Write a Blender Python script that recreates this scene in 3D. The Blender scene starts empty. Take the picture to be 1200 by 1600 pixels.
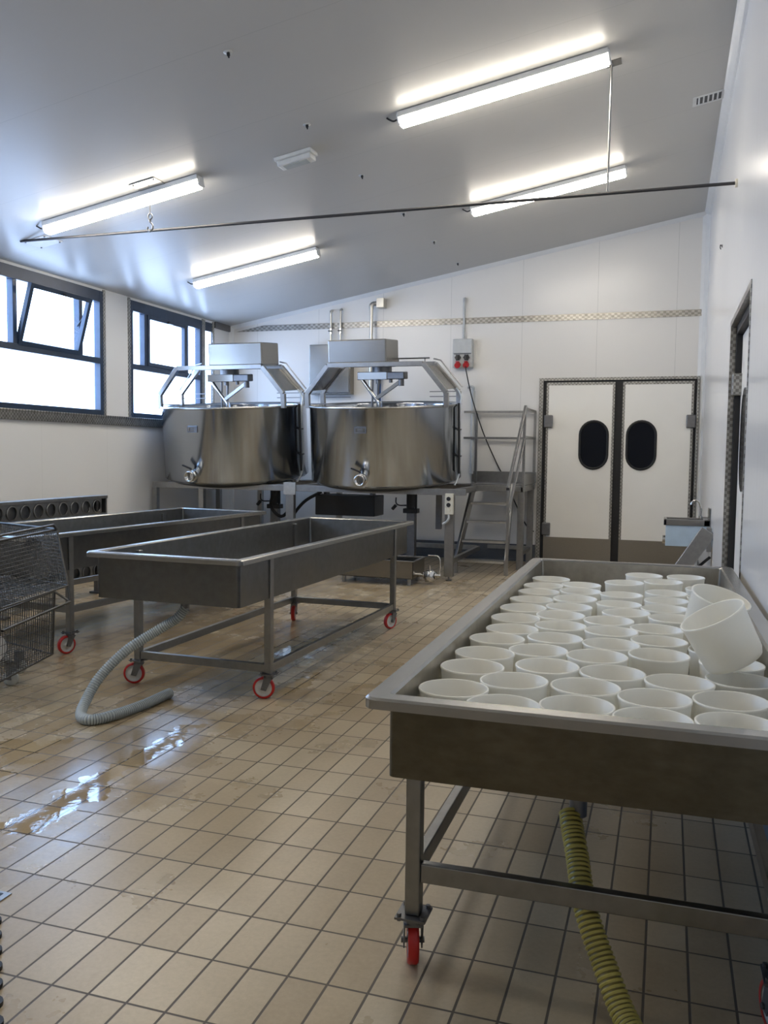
import bpy, bmesh, math, random
from mathutils import Vector, Matrix, Euler
random.seed(7)
PI = math.pi
C = bpy.context.scene.collection
scene = bpy.context.scene

# ---------------------------------------------------------------- camera
cam_d = bpy.data.cameras.new('camera')
cam = bpy.data.objects.new('camera', cam_d); C.objects.link(cam)
cam.location = (0, 0, 1.484)
cam.rotation_euler = (1.5022, -0.0121, 0.3154)
cam_d.sensor_fit = 'VERTICAL'; cam_d.sensor_height = 36.0
cam_d.lens = 1355.46 / 1600 * 36.0
cam_d.clip_start = 0.05; cam_d.clip_end = 200
scene.camera = cam

# ---------------------------------------------------------------- world and exposure
SKY_STRENGTH = 3.8
LAMP_STRENGTH = 16.0
scene.view_settings.view_transform = 'Standard'
scene.view_settings.look = 'None'
scene.view_settings.gamma = 1.0
scene.view_settings.use_curve_mapping = False
scene.view_settings.exposure = 1.72
w = bpy.data.worlds.new('daylight'); scene.world = w; w.use_nodes = True
nt = w.node_tree; nt.nodes.clear()
out = nt.nodes.new('ShaderNodeOutputWorld'); bg = nt.nodes.new('ShaderNodeBackground')
tc = nt.nodes.new('ShaderNodeTexCoord'); sp = nt.nodes.new('ShaderNodeSeparateXYZ'); rp = nt.nodes.new('ShaderNodeValToRGB')
rp.color_ramp.elements[0].position = 0.0; rp.color_ramp.elements[0].color = (0.44, 0.60, 0.92, 1)
rp.color_ramp.elements[1].position = 0.45; rp.color_ramp.elements[1].color = (0.34, 0.58, 1.0, 1)
nt.links.new(tc.outputs['Generated'], sp.inputs[0]); nt.links.new(sp.outputs['Z'], rp.inputs[0])
nt.links.new(rp.outputs[0], bg.inputs[0]); bg.inputs[1].default_value = SKY_STRENGTH
nt.links.new(bg.outputs[0], out.inputs[0])

XL, XR, YB, YF = -6.4, 0.42, 12.0, -2.5           # room: left, right, back, front (behind the camera)
def ceil_z(x): return 4.60 + 0.181 * (x - 0.42)

# ---------------------------------------------------------------- materials
def nodes(name):
    m = bpy.data.materials.new(name); m.use_nodes = True
    n = m.node_tree; b = n.nodes['Principled BSDF']
    return m, n, b
def N(n, t, **k):
    x = n.nodes.new(t)
    for a, v in k.items(): setattr(x, a, v)
    return x
def mathn(n, op, a, b=None, clamp=False):
    x = N(n, 'ShaderNodeMath', operation=op, use_clamp=clamp)
    for i, v in enumerate((a, b)):
        if v is None: continue
        if isinstance(v, (int, float)): x.inputs[i].default_value = v
        else: n.links.new(v, x.inputs[i])
    return x.outputs[0]
def ramp(n, src, stops):
    r = N(n, 'ShaderNodeValToRGB'); e = r.color_ramp.elements
    e[0].position, e[0].color = stops[0][0], (*stops[0][1], 1)
    e[1].position, e[1].color = stops[-1][0], (*stops[-1][1], 1)
    for p, c in stops[1:-1]:
        q = e.new(p); q.color = (*c, 1)
    n.links.new(src, r.inputs[0]); return r.outputs[0]
def coords(n, scale=(1, 1, 1), kind='Object', rot=(0, 0, 0), loc=(0, 0, 0)):
    t = N(n, 'ShaderNodeTexCoord'); m = N(n, 'ShaderNodeMapping')
    m.inputs['Scale'].default_value = scale; m.inputs['Rotation'].default_value = rot; m.inputs['Location'].default_value = loc
    n.links.new(t.outputs[kind], m.inputs[0]); return m.outputs[0]
def noise(n, vec, scale, detail=3, rough=.55):
    x = N(n, 'ShaderNodeTexNoise'); x.inputs['Scale'].default_value = scale
    x.inputs['Detail'].default_value = detail; x.inputs['Roughness'].default_value = rough
    n.links.new(vec, x.inputs['Vector']); return x.outputs['Fac']
def mixc(n, fac, a, b, mode='MIX'):
    x = N(n, 'ShaderNodeMix', data_type='RGBA', blend_type=mode)
    for i, v in ((0, fac), (6, a), (7, b)):
        if isinstance(v, (int, float)): x.inputs[i].default_value = v
        elif isinstance(v, tuple): x.inputs[i].default_value = (*v, 1) if len(v) == 3 else v
        else: n.links.new(v, x.inputs[i])
    return x.outputs[2]
def bump(n, b, h, strength, dist=.002):
    x = N(n, 'ShaderNodeBump'); x.inputs['Strength'].default_value = strength; x.inputs['Distance'].default_value = dist
    n.links.new(h, x.inputs['Height']); n.links.new(x.outputs[0], b.inputs['Normal'])

def simple(name, col, rough=.5, metal=0.0, var=.06, scale=12, spec=.5, bmp=0.0):
    m, n, b = nodes(name)
    f = noise(n, coords(n), scale)
    lo = tuple(max(0, c * (1 - var)) for c in col); hi = tuple(min(1, c * (1 + var)) for c in col)
    n.links.new(ramp(n, f, [(.3, lo), (.7, hi)]), b.inputs['Base Color'])
    b.inputs['Roughness'].default_value = rough; b.inputs['Metallic'].default_value = metal
    b.inputs['Specular IOR Level'].default_value = spec
    if bmp: bump(n, b, f, bmp)
    return m
def steel(name, col=(.46, .455, .44), rough=.3, var=.08, stretch=(6, 6, 6), stain=0.0, staincol=(.2, .18, .14), brush=0, aniso=0.0):
    m, n, b = nodes(name)
    v = coords(n, stretch); f = noise(n, v, 4, 5)
    fine = noise(n, coords(n, (stretch[0] * 18, stretch[1] * 18, stretch[2] * 18)), 3, 2)
    big = noise(n, coords(n), 3.2, 5, .65)
    c = ramp(n, f, [(.3, tuple(x * (1 - var) for x in col)), (.7, tuple(min(1, x * (1 + var)) for x in col))])
    if stain:
        s = ramp(n, big, [(.42, (0, 0, 0)), (.68, (1, 1, 1))])
        sm = mathn(n, 'MULTIPLY', s, stain)
        c = mixc(n, sm, c, staincol)
    n.links.new(c, b.inputs['Base Color']); b.inputs['Metallic'].default_value = 1
    b.inputs['Roughness'].default_value = rough
    if brush: bump(n, b, fine, brush, .0006)
    if aniso:
        b.inputs['Anisotropic'].default_value = aniso; b.inputs['Anisotropic Rotation'].default_value = ANISO_ROT
        t = N(n, 'ShaderNodeTangent', direction_type='RADIAL', axis='Z'); n.links.new(t.outputs[0], b.inputs['Tangent'])
    return m

M = {}
ANISO_ROT = 0.25
# wall panels: glossy off-white sheet with thin vertical joints
def panel(name, axis, first, step, col, rough, jw=.003, jcol=(.45, .45, .43), streak=None):
    m, n, b = nodes(name)
    t = N(n, 'ShaderNodeTexCoord'); s = N(n, 'ShaderNodeSeparateXYZ'); n.links.new(t.outputs['Object'], s.inputs[0])
    u = mathn(n, 'SUBTRACT', s.outputs[axis], first - 50 * step)
    u = mathn(n, 'MODULO', u, step)
    k = mathn(n, 'LESS_THAN', u, jw)
    f = noise(n, coords(n), .8, 3)
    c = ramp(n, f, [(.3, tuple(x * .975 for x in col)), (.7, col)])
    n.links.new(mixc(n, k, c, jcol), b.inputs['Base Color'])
    b.inputs['Roughness'].default_value = rough; b.inputs['Specular IOR Level'].default_value = .2 if 'ceiling' in name else .45
    if streak:
        h = noise(n, coords(n, streak), 1.0, 2)
        bump(n, b, h, .25, .003)
    return m
M['wall_back'] = panel('back wall panel', 0, -1.95, 1.0, (.80, .785, .755), .24, streak=(9, 1, .6))
M['wall_side'] = panel('side wall panel', 1, 4.3, 1.15, (.80, .80, .79), .2, jw=.002, jcol=(.6, .6, .6), streak=(1, 9, .6))
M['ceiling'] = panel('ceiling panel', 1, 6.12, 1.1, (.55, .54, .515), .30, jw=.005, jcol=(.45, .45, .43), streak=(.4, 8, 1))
M['cove'] = simple('white cove trim', (.76, .77, .77), .35, var=.02)

# tiled floor
def floor_mat():
    m, n, b = nodes('beige clinker tiles')
    t = N(n, 'ShaderNodeTexCoord'); mp = N(n, 'ShaderNodeMapping'); mp.inputs['Location'].default_value = (1.2148 + 12, -2.416 + .2512 * 40, 0)
    n.links.new(t.outputs['Object'], mp.inputs[0])
    br = N(n, 'ShaderNodeTexBrick'); br.offset = 0; br.squash = 1; br.offset_frequency = 2
    for k, v in (('Scale', 1.0), ('Mortar Size', .0042), ('Mortar Smooth', .25), ('Bias', 0), ('Brick Width', .12), ('Row Height', .25123)): br.inputs[k].default_value = v
    br.inputs['Color1'].default_value = (0, 0, 0, 1); br.inputs['Color2'].default_value = (1, 1, 1, 1); br.inputs['Mortar'].default_value = (.5, .5, .5, 1)
    n.links.new(mp.outputs[0], br.inputs['Vector'])
    o = t.outputs['Object']
    tile = ramp(n, br.outputs['Color'], [(0, (.40, .318, .210)), (.35, (.435, .35, .235)), (.7, (.465, .38, .26)), (1, (.52, .435, .305))])
    cloud = noise(n, coords(n, (1, 1, 1)), 2.3, 5, .6)
    c = mixc(n, 1.0, tile, ramp(n, cloud, [(.3, (.88, .86, .82)), (.7, (1.08, 1.07, 1.04))]), 'MULTIPLY')
    speck = noise(n, coords(n), 60, 3, .7)
    c = mixc(n, 1.0, c, ramp(n, speck, [(.3, (.93, .93, .92)), (.7, (1.05, 1.05, 1.05))]), 'MULTIPLY')
    c = mixc(n, br.outputs['Fac'], c, (.105, .085, .062))
    # water film: strips of puddle in the walkway and below the middle table, damp patches around them
    s = N(n, 'ShaderNodeSeparateXYZ'); n.links.new(o, s.inputs[0]); X, Y = s.outputs[0], s.outputs[1]
    def blob(cx, cy, rx, ry, ang=0.0):
        ca, sa = math.cos(ang), math.sin(ang)
        dx = mathn(n, 'SUBTRACT', X, cx); dy = mathn(n, 'SUBTRACT', Y, cy)
        a = mathn(n, 'ADD', mathn(n, 'MULTIPLY', dx, ca / rx), mathn(n, 'MULTIPLY', dy, sa / rx))
        q = mathn(n, 'ADD', mathn(n, 'MULTIPLY', dx, -sa / ry), mathn(n, 'MULTIPLY', dy, ca / ry))
        d = mathn(n, 'SQRT', mathn(n, 'ADD', mathn(n, 'MULTIPLY', a, a), mathn(n, 'MULTIPLY', q, q)))
        return mathn(n, 'SUBTRACT', 1.0, d)
    def union(l):
        r = l[0]
        for x in l[1:]: r = mathn(n, 'MAXIMUM', r, x)
        return r
    pud = union([blob(-2.36, 3.0, .14, .75, .05), blob(-2.37, 3.75, .11, .5), blob(-2.62, 5.95, .34, .55), blob(-3.0, 3.0, .3, .9), blob(-2.2, 5.0, .1, .35)])
    edge = noise(n, coords(n, (1, 1, 1), loc=(3, 1, 0)), 5.5, 5, .62)
    pe = mathn(n, 'ADD', pud, mathn(n, 'MULTIPLY', mathn(n, 'SUBTRACT', edge, .5), 3.2))
    wet = ramp(n, pe, [(.32, (0, 0, 0)), (.40, (1, 1, 1))])
    damp = union([blob(-3.3, 5.6, 1.5, 2.2, .2), blob(-4.6, 5.8, 1.6, 3.0), blob(-2.6, 3.4, .7, 1.7), blob(-4.0, 9.0, 2.4, 1.4)])
    e2 = noise(n, coords(n, (1, 1, 1)), 3.0, 5, .6)
    dm = ramp(n, mathn(n, 'ADD', damp, mathn(n, 'MULTIPLY', mathn(n, 'SUBTRACT', e2, .5), 3.0)), [(.1, (0, 0, 0)), (.75, (1, 1, 1))])
    both = mathn(n, 'MAXIMUM', wet, mathn(n, 'MULTIPLY', dm, .8))
    c = mixc(n, both, c, mixc(n, 1.0, c, (.80, .74, .64), 'MULTIPLY'))
    n.links.new(c, b.inputs['Base Color'])
    r = mathn(n, 'ADD', mathn(n, 'MULTIPLY', cloud, .2), .20)
    r = mathn(n, 'ADD', r, mathn(n, 'MULTIPLY', br.outputs['Fac'], .3))
    r = mathn(n, 'SUBTRACT', r, mathn(n, 'MULTIPLY', dm, .12))
    rr = N(n, 'ShaderNodeMix', data_type='FLOAT'); n.links.new(wet, rr.inputs[0]); n.links.new(r, rr.inputs[2]); rr.inputs[3].default_value = .025
    n.links.new(rr.outputs[0], b.inputs['Roughness'])
    dry = mathn(n, 'SUBTRACT', 1.0, mathn(n, 'MULTIPLY', wet, .93))
    h = mathn(n, 'ADD', mathn(n, 'MULTIPLY', br.outputs['Fac'], -1.0), mathn(n, 'MULTIPLY', speck, .12))
    h = mathn(n, 'ADD', mathn(n, 'MULTIPLY', h, dry), mathn(n, 'MULTIPLY', mathn(n, 'MULTIPLY', edge, wet), .35))
    bump(n, b, h, .55, .0025)
    return m
M['floor'] = floor_mat()

def checker(name, sx, sy, sz, lo=(.16, .15, .14), hi=(.56, .54, .50)):
    m, n, b = nodes(name)
    ck = N(n, 'ShaderNodeTexChecker'); ck.inputs['Scale'].default_value = 1
    n.links.new(coords(n, (sx, sy, sz), loc=(.013, .017, .011)), ck.inputs['Vector'])
    f = noise(n, coords(n), 14, 3)
    c = mixc(n, ck.outputs['Fac'], lo, hi)  # light and dark squares painted in place of reflections off the relief
    c = mixc(n, 1.0, c, ramp(n, f, [(.3, (.7, .7, .7)), (.7, (1.1, 1.1, 1.1))]), 'MULTIPLY')
    n.links.new(c, b.inputs['Base Color']); b.inputs['Metallic'].default_value = .9; b.inputs['Roughness'].default_value = .36
    bump(n, b, ck.outputs['Fac'], .5, .003)
    return m
M['checker'] = checker('chequered aluminium trim', 44, 44, 44, (.27, .26, .24), (.47, .46, .43))
M['checker_band'] = checker('chequered aluminium band', 26, 26, 36, (.28, .27, .245), (.46, .44, .41))
M['steel'] = steel('brushed stainless')
M['steel_vat'] = steel('vat stainless', (.44, .475, .525), .15, .02, (1, 1, 12), aniso=.93)
M['steel_box'] = steel('motor cover stainless', (.28, .27, .25), .25, .05, (3, 3, 20))
M['steel_frame'] = steel('frame stainless', (.36, .36, .355), .32)
M['steel_rack'] = steel('rack steel', (.30, .30, .30), .42)
M['steel_bright'] = steel('pale brushed steel', (.62, .61, .58), .3)
M['steel_tray'] = steel('tray stainless', (.155, .158, .16), .30, .1, (5, 5, 5), stain=.3)
M['steel_dirty'] = steel('stained tray stainless', (.145, .130, .095), .34, .14, (4, 4, 9), stain=.6, staincol=(.09, .078, .05))
M['steel_rim'] = steel('tray rim stainless', (.38, .375, .36), .27, .04, (5, 5, 5))
M['steel_dark'] = steel('dull grey steel', (.20, .20, .205), .45)
M['wire'] = steel('wire steel', (.13, .125, .115), .5)
M['chrome'] = steel('polished fitting', (.66, .66, .65), .16, .04)
M['kick'] = steel('kick plate steel', (.30, .275, .235), .42, .08, (30, 30, 30))
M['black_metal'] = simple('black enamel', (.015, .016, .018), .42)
M['rubber'] = simple('black rubber', (.010, .010, .011), .55)
M['window_frame'] = simple('anthracite window aluminium', (.022, .04, .075), .38, var=.1)
M['door_panel'] = simple('white door laminate', (.88, .865, .815), .34, var=.02, scale=2)
M['vision'] = simple('dark vision pane', (.002, .0035, .008), .15, spec=.25)
M['white_plastic'] = simple('white plastic', (.78, .78, .75), .4)
M['cream_plastic'] = simple('cream plastic', (.72, .69, .58), .42)
M['grey_plastic'] = simple('grey plastic', (.50, .52, .52), .42)
M['black_plastic'] = simple('black plastic', (.02, .02, .022), .38)
M['red_plastic'] = simple('red socket plastic', (.50, .025, .03), .35)
M['red_tyre'] = simple('red polyurethane tyre', (.55, .022, .018), .36, var=.15)
M['hub'] = simple('white wheel hub', (.66, .65, .62), .45, var=.1)
M['blue_pipe'] = simple('blue pipe paint', (.02, .07, .22), .4)
M['sink_blue'] = simple('pale steel sink panel', (.48, .60, .70), .35, var=.05)
M['bar_paint'] = simple('dark painted bar', (.035, .035, .038), .45)
M['baseboard'] = simple('grey skirting', (.10, .11, .125), .5)
M['grey_hose'] = simple('grey hose plastic', (.47, .52, .53), .42, var=.06)
M['grey_hose_gap'] = simple('grey hose groove', (.24, .27, .28), .5)
M['yellow_hose'] = simple('yellow hose plastic', (.52, .44, .10), .38, var=.1)
M['yellow_hose_gap'] = simple('yellow hose groove', (.19, .15, .04), .45, var=.1)
M['tube'] = simple('clear tube', (.6, .65, .68), .2)
M['pipe_white'] = steel('pipe steel', (.55, .54, .50), .35)

def mould_mat():
    m, n, b = nodes('milky mould plastic')
    f = noise(n, coords(n), 7, 4)
    n.links.new(ramp(n, f, [(.3, (.965, .95, .88)), (.7, (.98, .97, .92))]), b.inputs['Base Color'])
    b.inputs['Roughness'].default_value = .32
    tr = N(n, 'ShaderNodeBsdfTranslucent'); tr.inputs[0].default_value = (.98, .965, .90, 1)
    mx = N(n, 'ShaderNodeMixShader'); mx.inputs[0].default_value = .32
    o = n.nodes['Material Output']
    n.links.new(b.outputs[0], mx.inputs[1]); n.links.new(tr.outputs[0], mx.inputs[2]); n.links.new(mx.outputs[0], o.inputs[0])
    return m
M['mould'] = mould_mat()
def glass_mat():
    m, n, b = nodes('window glass')
    o = n.nodes['Material Output']; n.nodes.remove(b)
    t = N(n, 'ShaderNodeBsdfTransparent'); g = N(n, 'ShaderNodeBsdfGlossy'); g.inputs['Roughness'].default_value = .02
    lw = N(n, 'ShaderNodeLayerWeight'); lw.inputs[0].default_value = .5
    fac = mathn(n, 'ADD', mathn(n, 'MULTIPLY', mathn(n, 'POWER', lw.outputs['Facing'], 5.0), .8), .03)
    mx = N(n, 'ShaderNodeMixShader'); n.links.new(fac, mx.inputs[0]); n.links.new(t.outputs[0], mx.inputs[1]); n.links.new(g.outputs[0], mx.inputs[2])
    n.links.new(mx.outputs[0], o.inputs[0]); return m
M['glass'] = glass_mat()
def lamp_mat(name, strength):
    m, n, b = nodes(name)
    f = noise(n, coords(n), 3)
    n.links.new(ramp(n, f, [(.3, (1, .91, .775)), (.7, (1, .925, .80))]), b.inputs['Emission Color'])
    b.inputs['Base Color'].default_value = (.9, .9, .88, 1); b.inputs['Emission Strength'].default_value = strength
    return m
M['lamp'] = lamp_mat('lit tube diffuser', LAMP_STRENGTH)
M['lamp_side'] = lamp_mat('lit tube diffuser side', LAMP_STRENGTH * .22)      # side emission turned down to weaken the glow on the ceiling
M['lamp_body'] = simple('lamp housing', (.70, .71, .71), .4)
M['lens_dull'] = simple('dull clear lens', (.52, .54, .52), .25)

# ---------------------------------------------------------------- mesh helpers
class MB:
    def __init__(s): s.v = []; s.f = []; s.sm = []; s.mi = []
    def add(s, vs, fs, smooth=False, mi=0):
        o = len(s.v); s.v += [tuple(v) for v in vs]
        for i, f in enumerate(fs):
            s.f.append(tuple(o + k for k in f)); s.sm.append(smooth); s.mi.append(mi if isinstance(mi, int) else mi[i])
        return s
    def box(s, c, d, R=None, mi=0):
        c = Vector(c); h = Vector(d) / 2
        vs = [Vector((x * h.x, y * h.y, z * h.z)) for x in (-1, 1) for y in (-1, 1) for z in (-1, 1)]
        if R is not None: vs = [R @ v for v in vs]
        return s.add([c + v for v in vs], [(0, 1, 3, 2), (4, 6, 7, 5), (0, 4, 5, 1), (2, 3, 7, 6), (0, 2, 6, 4), (1, 5, 7, 3)], mi=mi)
    def bb(s, a, b, mi=0):
        a, b = Vector(a), Vector(b); return s.box((a + b) / 2, b - a, mi=mi)
    def beam(s, p, q, w_, h_, up=(0, 0, 1), mi=0):
        p, q = Vector(p), Vector(q); d = (q - p); L = d.length; d.normalize(); u = Vector(up)
        x = d.cross(u)
        if x.length < 1e-4: x = d.cross(Vector((0, 1, 0)))
        x.normalize(); u = x.cross(d)
        R = Matrix((x, d, u)).transposed()
        return s.box((p + q) / 2, (w_, L, h_), R, mi=mi)
    def cyl(s, p, q, r, r2=None, n=16, caps=True, mi=0):
        return s.tube([p, q], [r, r if r2 is None else r2], n, caps, mi)
    def tube(s, pts, r, n=10, caps=True, mi=0, mis=None):
        pts = [Vector(p) for p in pts]; k = len(pts)
        rs = r if isinstance(r, (list, tuple)) else [r] * k
        d0 = (pts[1] - pts[0]).normalized()
        x = d0.cross(Vector((0, 0, 1)))
        if x.length < 1e-3: x = d0.cross(Vector((0, 1, 0)))
        x.normalize(); vs = []
        for i, p in enumerate(pts):
            d = (pts[min(i + 1, k - 1)] - pts[max(i - 1, 0)])
            if d.length < 1e-9: d = d0
            d.normalize(); x = (x - d * x.dot(d)).normalized(); y = d.cross(x)
            vs += [p + (x * math.cos(2 * PI * j / n) + y * math.sin(2 * PI * j / n)) * rs[i] for j in range(n)]
        fs = []; ms = []
        for i in range(k - 1):
            for j in range(n):
                fs.append((i * n + j, i * n + (j + 1) % n, (i + 1) * n + (j + 1) % n, (i + 1) * n + j)); ms.append(mis[i] if mis else mi)
        s.add(vs, fs, True, ms)
        if caps:
            o = len(s.v); s.v += [tuple(v) for v in vs[:n]] + [tuple(v) for v in vs[-n:]]
            s.f += [tuple(o + j for j in reversed(range(n))), tuple(o + n + j for j in range(n))]
            s.sm += [False, False]; s.mi += [mi, mi]
        return s
    def lathe(s, prof, c=(0, 0, 0), n=32, R=None, mi=0, smooth=True):
        c = Vector(c); vs = []
        for r, z in prof:
            for j in range(n):
                v = Vector((r * math.cos(2 * PI * j / n), r * math.sin(2 * PI * j / n), z))
                vs.append(c + (R @ v if R is not None else v))
        fs = [(i * n + j, i * n + (j + 1) % n, (i + 1) * n + (j + 1) % n, (i + 1) * n + j) for i in range(len(prof) - 1) for j in range(n)]
        return s.add(vs, fs, smooth, mi)
    def prism(s, poly, origin, ux, uy, ext, mi=0):
        o, ux, uy, ext = Vector(origin), Vector(ux), Vector(uy), Vector(ext); n = len(poly)
        a = [o + ux * p[0] + uy * p[1] for p in poly]; b = [v + ext for v in a]
        fs = [tuple(range(n)), tuple(reversed(range(n, 2 * n)))] + [(i, i + n, (i + 1) % n + n, (i + 1) % n) for i in range(n)]
        return s.add(a + b, fs, mi=mi)
    def build(s, name, mat, parent=None, bevel=0.0, seg=2):
        me = bpy.data.meshes.new(name); me.from_pydata(s.v, [], s.f); me.validate()
        me.polygons.foreach_set('use_smooth', s.sm[:len(me.polygons)]); me.polygons.foreach_set('material_index', s.mi[:len(me.polygons)])
        for x in (mat if isinstance(mat, (list, tuple)) else [mat]): me.materials.append(M[x] if isinstance(x, str) else x)
        bm = bmesh.new(); bm.from_mesh(me); bmesh.ops.recalc_face_normals(bm, faces=bm.faces); bm.to_mesh(me); bm.free()
        me.update()
        o = bpy.data.objects.new(name, me); C.objects.link(o)
        if parent: o.parent = parent
        if bevel:
            b = o.modifiers.new('bevel', 'BEVEL'); b.width = bevel; b.segments = seg; b.limit_method = 'ANGLE'; b.angle_limit = math.radians(40)
        return o
def tag(o, label=None, cat=None, group=None, kind=None):
    for k, v in (('label', label), ('category', cat), ('group', group), ('kind', kind)):
        if v: o[k] = v
    return o
def empty(name, loc, rot=(0, 0, 0), **k):
    o = bpy.data.objects.new(name, None); C.objects.link(o); o.location = loc; o.rotation_euler = rot; o.empty_display_size = .1
    return tag(o, **k)
def struct(o): o['kind'] = 'structure'; return o
def copy_tree(o, parent=None):
    c = o.copy(); C.objects.link(c); c.parent = parent
    for ch in list(o.children): copy_tree(ch, c)
    return c
def spline(pts, step=.02):
    P = [Vector(p) for p in pts]; P = [2 * P[0] - P[1]] + P + [2 * P[-1] - P[-2]]; out = []
    for i in range(1, len(P) - 2):
        a, b, c, d = P[i - 1:i + 3]; n = max(2, int((c - b).length / step))
        for k in range(n):
            t = k / n
            out.append(.5 * ((2 * b) + (c - a) * t + (2 * a - 5 * b + 4 * c - d) * t * t + (-a + 3 * b - 3 * c + d) * t ** 3))
    out.append(P[-2]); return out
def stadium(w_, h_, n=14):
    r = w_ / 2; k = h_ / 2 - r
    return [(r * math.cos(PI * i / n), k + r * math.sin(PI * i / n)) for i in range(n + 1)] + [(-r * math.cos(PI * i / n), -k - r * math.sin(PI * i / n)) for i in range(n + 1)]

# ================================================================ THE ROOM
TH = .14
struct(MB().bb((XL - .3, YF, -.1), (XR + .3, YB + .2, 0)).build('floor', 'floor'))
zl, zr = ceil_z(XL - TH), ceil_z(XR + TH)
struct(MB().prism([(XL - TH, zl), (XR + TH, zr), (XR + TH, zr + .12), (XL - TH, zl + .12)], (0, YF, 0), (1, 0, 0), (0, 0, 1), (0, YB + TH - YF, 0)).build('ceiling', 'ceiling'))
# back wall (gable shape), front wall behind the camera
for nm, y in (('wall_back', YB), ('wall_front', YF - TH)):
    struct(MB().prism([(XL - TH, 0), (XR + TH, 0), (XR + TH, zr), (XL - TH, zl)], (0, y, 0), (1, 0, 0), (0, 0, 1), (0, TH, 0)).build(nm, 'wall_back'))
# left wall with window openings
WZ0, WZ1 = 1.885, 3.335
wins = [(1.9, 3.7), (4.47, 6.27), (7.03, 8.83), (9.38, 11.13), (11.215, 11.43)]
wl = MB(); zt = ceil_z(XL) + .02
wl.bb((XL - TH, YF, 0), (XL, YB, WZ0)); wl.bb((XL - TH, YF, WZ1), (XL, YB, zt))
ys = [YF] + [v for ab in wins for v in ab] + [YB]
for i in range(0, len(ys), 2): wl.bb((XL - (TH if i < 8 else .015), ys[i], WZ0), (XL, ys[i + 1], WZ1))
wl.bb((XL - TH, YB - .02, WZ0), (XL, YB, WZ1))
struct(wl.build('wall_left', 'wall_side'))
# right wall with a recess for the sliding door
DY0, DY1, DZ = 5.36, 7.0, 2.47
wr = MB(); zt = ceil_z(XR) + .02
wr.bb((XR, YF, 0), (XR + TH, DY0, zt)); wr.bb((XR, DY1, 0), (XR + TH, YB, zt)); wr.bb((XR, DY0, DZ), (XR + TH, DY1, zt))
struct(wr.build('wall_right', 'wall_side'))

# sky portals in the window openings (guide the daylight sampling only)
for i, (y0, y1) in enumerate(wins):
    ld = bpy.data.lights.new('daylight_portal', 'AREA'); ld.shape = 'RECTANGLE'; ld.size = y1 - y0; ld.size_y = WZ1 - WZ0
    ld.cycles.is_portal = True
    lo = bpy.data.objects.new('daylight_portal', ld); C.objects.link(lo)
    lo.location = (XL - TH - .01, (y0 + y1) / 2, (WZ0 + WZ1) / 2)
    lo.rotation_euler = Matrix(((0, 0, -1), (1, 0, 0), (0, -1, 0))).to_euler()

# windows
def sash_frame(mb, y0, y1, z0, z1, x, t=.05, w_=.055, top=None):
    mb.bb((x, y0, z0), (x + t, y0 + w_, z1)); mb.bb((x, y1 - w_, z0), (x + t, y1, z1))
    mb.bb((x, y0 + w_, z0), (x + t, y1 - w_, z0 + w_)); mb.bb((x, y0 + w_, z1 - (top or w_)), (x + t, y1 - w_, z1))
for i, (y0, y1) in enumerate(wins):
    f = MB(); x = XL - .075; wide = y1 - y0 > .5
    if not wide: x = XL - .012
    sash_frame(f, y0, y1, WZ0, WZ1, x, .012 if not wide else .085, .012 if not wide else .06, .13)
    g = MB(); TZ = 2.52
    if wide:
        f.bb((x, y0 + .06, TZ - .035), (x + .085, y1 - .06, TZ + .035))
        m0, m1 = y0 + .345, y1 - .40
        for my in (m0, m1): f.bb((x, my - .03, TZ + .035), (x + .08, my + .03, WZ1 - .13))
        for a, b, c, d in ((y0, y1, WZ0, TZ), (y0, m0, TZ, WZ1), (m1, y1, TZ, WZ1)): g.bb((x + .03, a + .03, c + .03), (x + .036, b - .03, d - .03))
    else: g.bb((x + .002, y0 + .01, WZ0 + .01), (x + .005, y1 - .01, WZ1 - .03))
    fo = struct(f.build('window_%d' % (i + 1), 'window_frame', bevel=.004))
    g.build('pane', 'glass', fo)
    if wide:
        # hopper sash, tilted into the room on the third window
        sm = MB(); hh = WZ1 - .13 - (TZ + .035)
        sash_frame(sm, m0 + .032 - y0, m1 - .032 - y0, 0, hh, 0, .05, .05)
        so = sm.build('sash', 'window_frame', fo, bevel=.003); so.location = (x + .04, y0, TZ + .035)
        gp = MB().bb((.02, m0 - y0 + .07, .04), (.026, m1 - y0 - .07, hh - .04)).build('sash_pane', 'glass', so)
        hd = MB().bb((.05, (m0 + m1) / 2 - y0 - .012, hh - .05), (.075, (m0 + m1) / 2 - y0 + .012, hh - .02)).bb((.065, (m0 + m1) / 2 - y0 - .01, hh - .05), (.08, (m0 + m1) / 2 - y0 + .09, hh - .035)).build('sash_handle', 'black_metal', so)
        if i == 2:
            so.rotation_euler = (0, math.radians(16), 0)
            MB().cyl((XL - .02, m1 - .04, TZ + .35), (XL + .115, m1 - .045, TZ + .50), .006, n=8).build('stay_arm', 'black_metal', fo)
# chequered trim round the windows and the sill ledge
tr = MB()
for (y0, y1) in wins:
    for a, b in ((y0 - .045, y0), (y1, y1 + .045)): tr.bb((XL, a, WZ0), (XL + .012, b, WZ1 + .02))
struct(tr.build('trim_1', 'checker'))
struct(MB().bb((XL, YF, 1.775), (XL + .035, 11.5, 1.865)).bb((XL - .07, YF, 1.862), (XL + .04, 11.5, 1.884)).build('trim_2', 'checker', bevel=.003))
# chequered band across the back wall (runs out where the ceiling comes down)
bz0, bz1 = 3.283, 3.367
xa = (bz0 - 4.60) / .181 + .42; xb = (bz1 - 4.60) / .181 + .42
struct(MB().prism([(max(xa, XL + .1), bz0), (.36, bz0), (.36, bz1), (max(xb, XL + .55), bz1)], (0, YB - .012, 0), (1, 0, 0), (0, 0, 1), (0, .012, 0)).build('trim_3', 'checker_band'))
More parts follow.
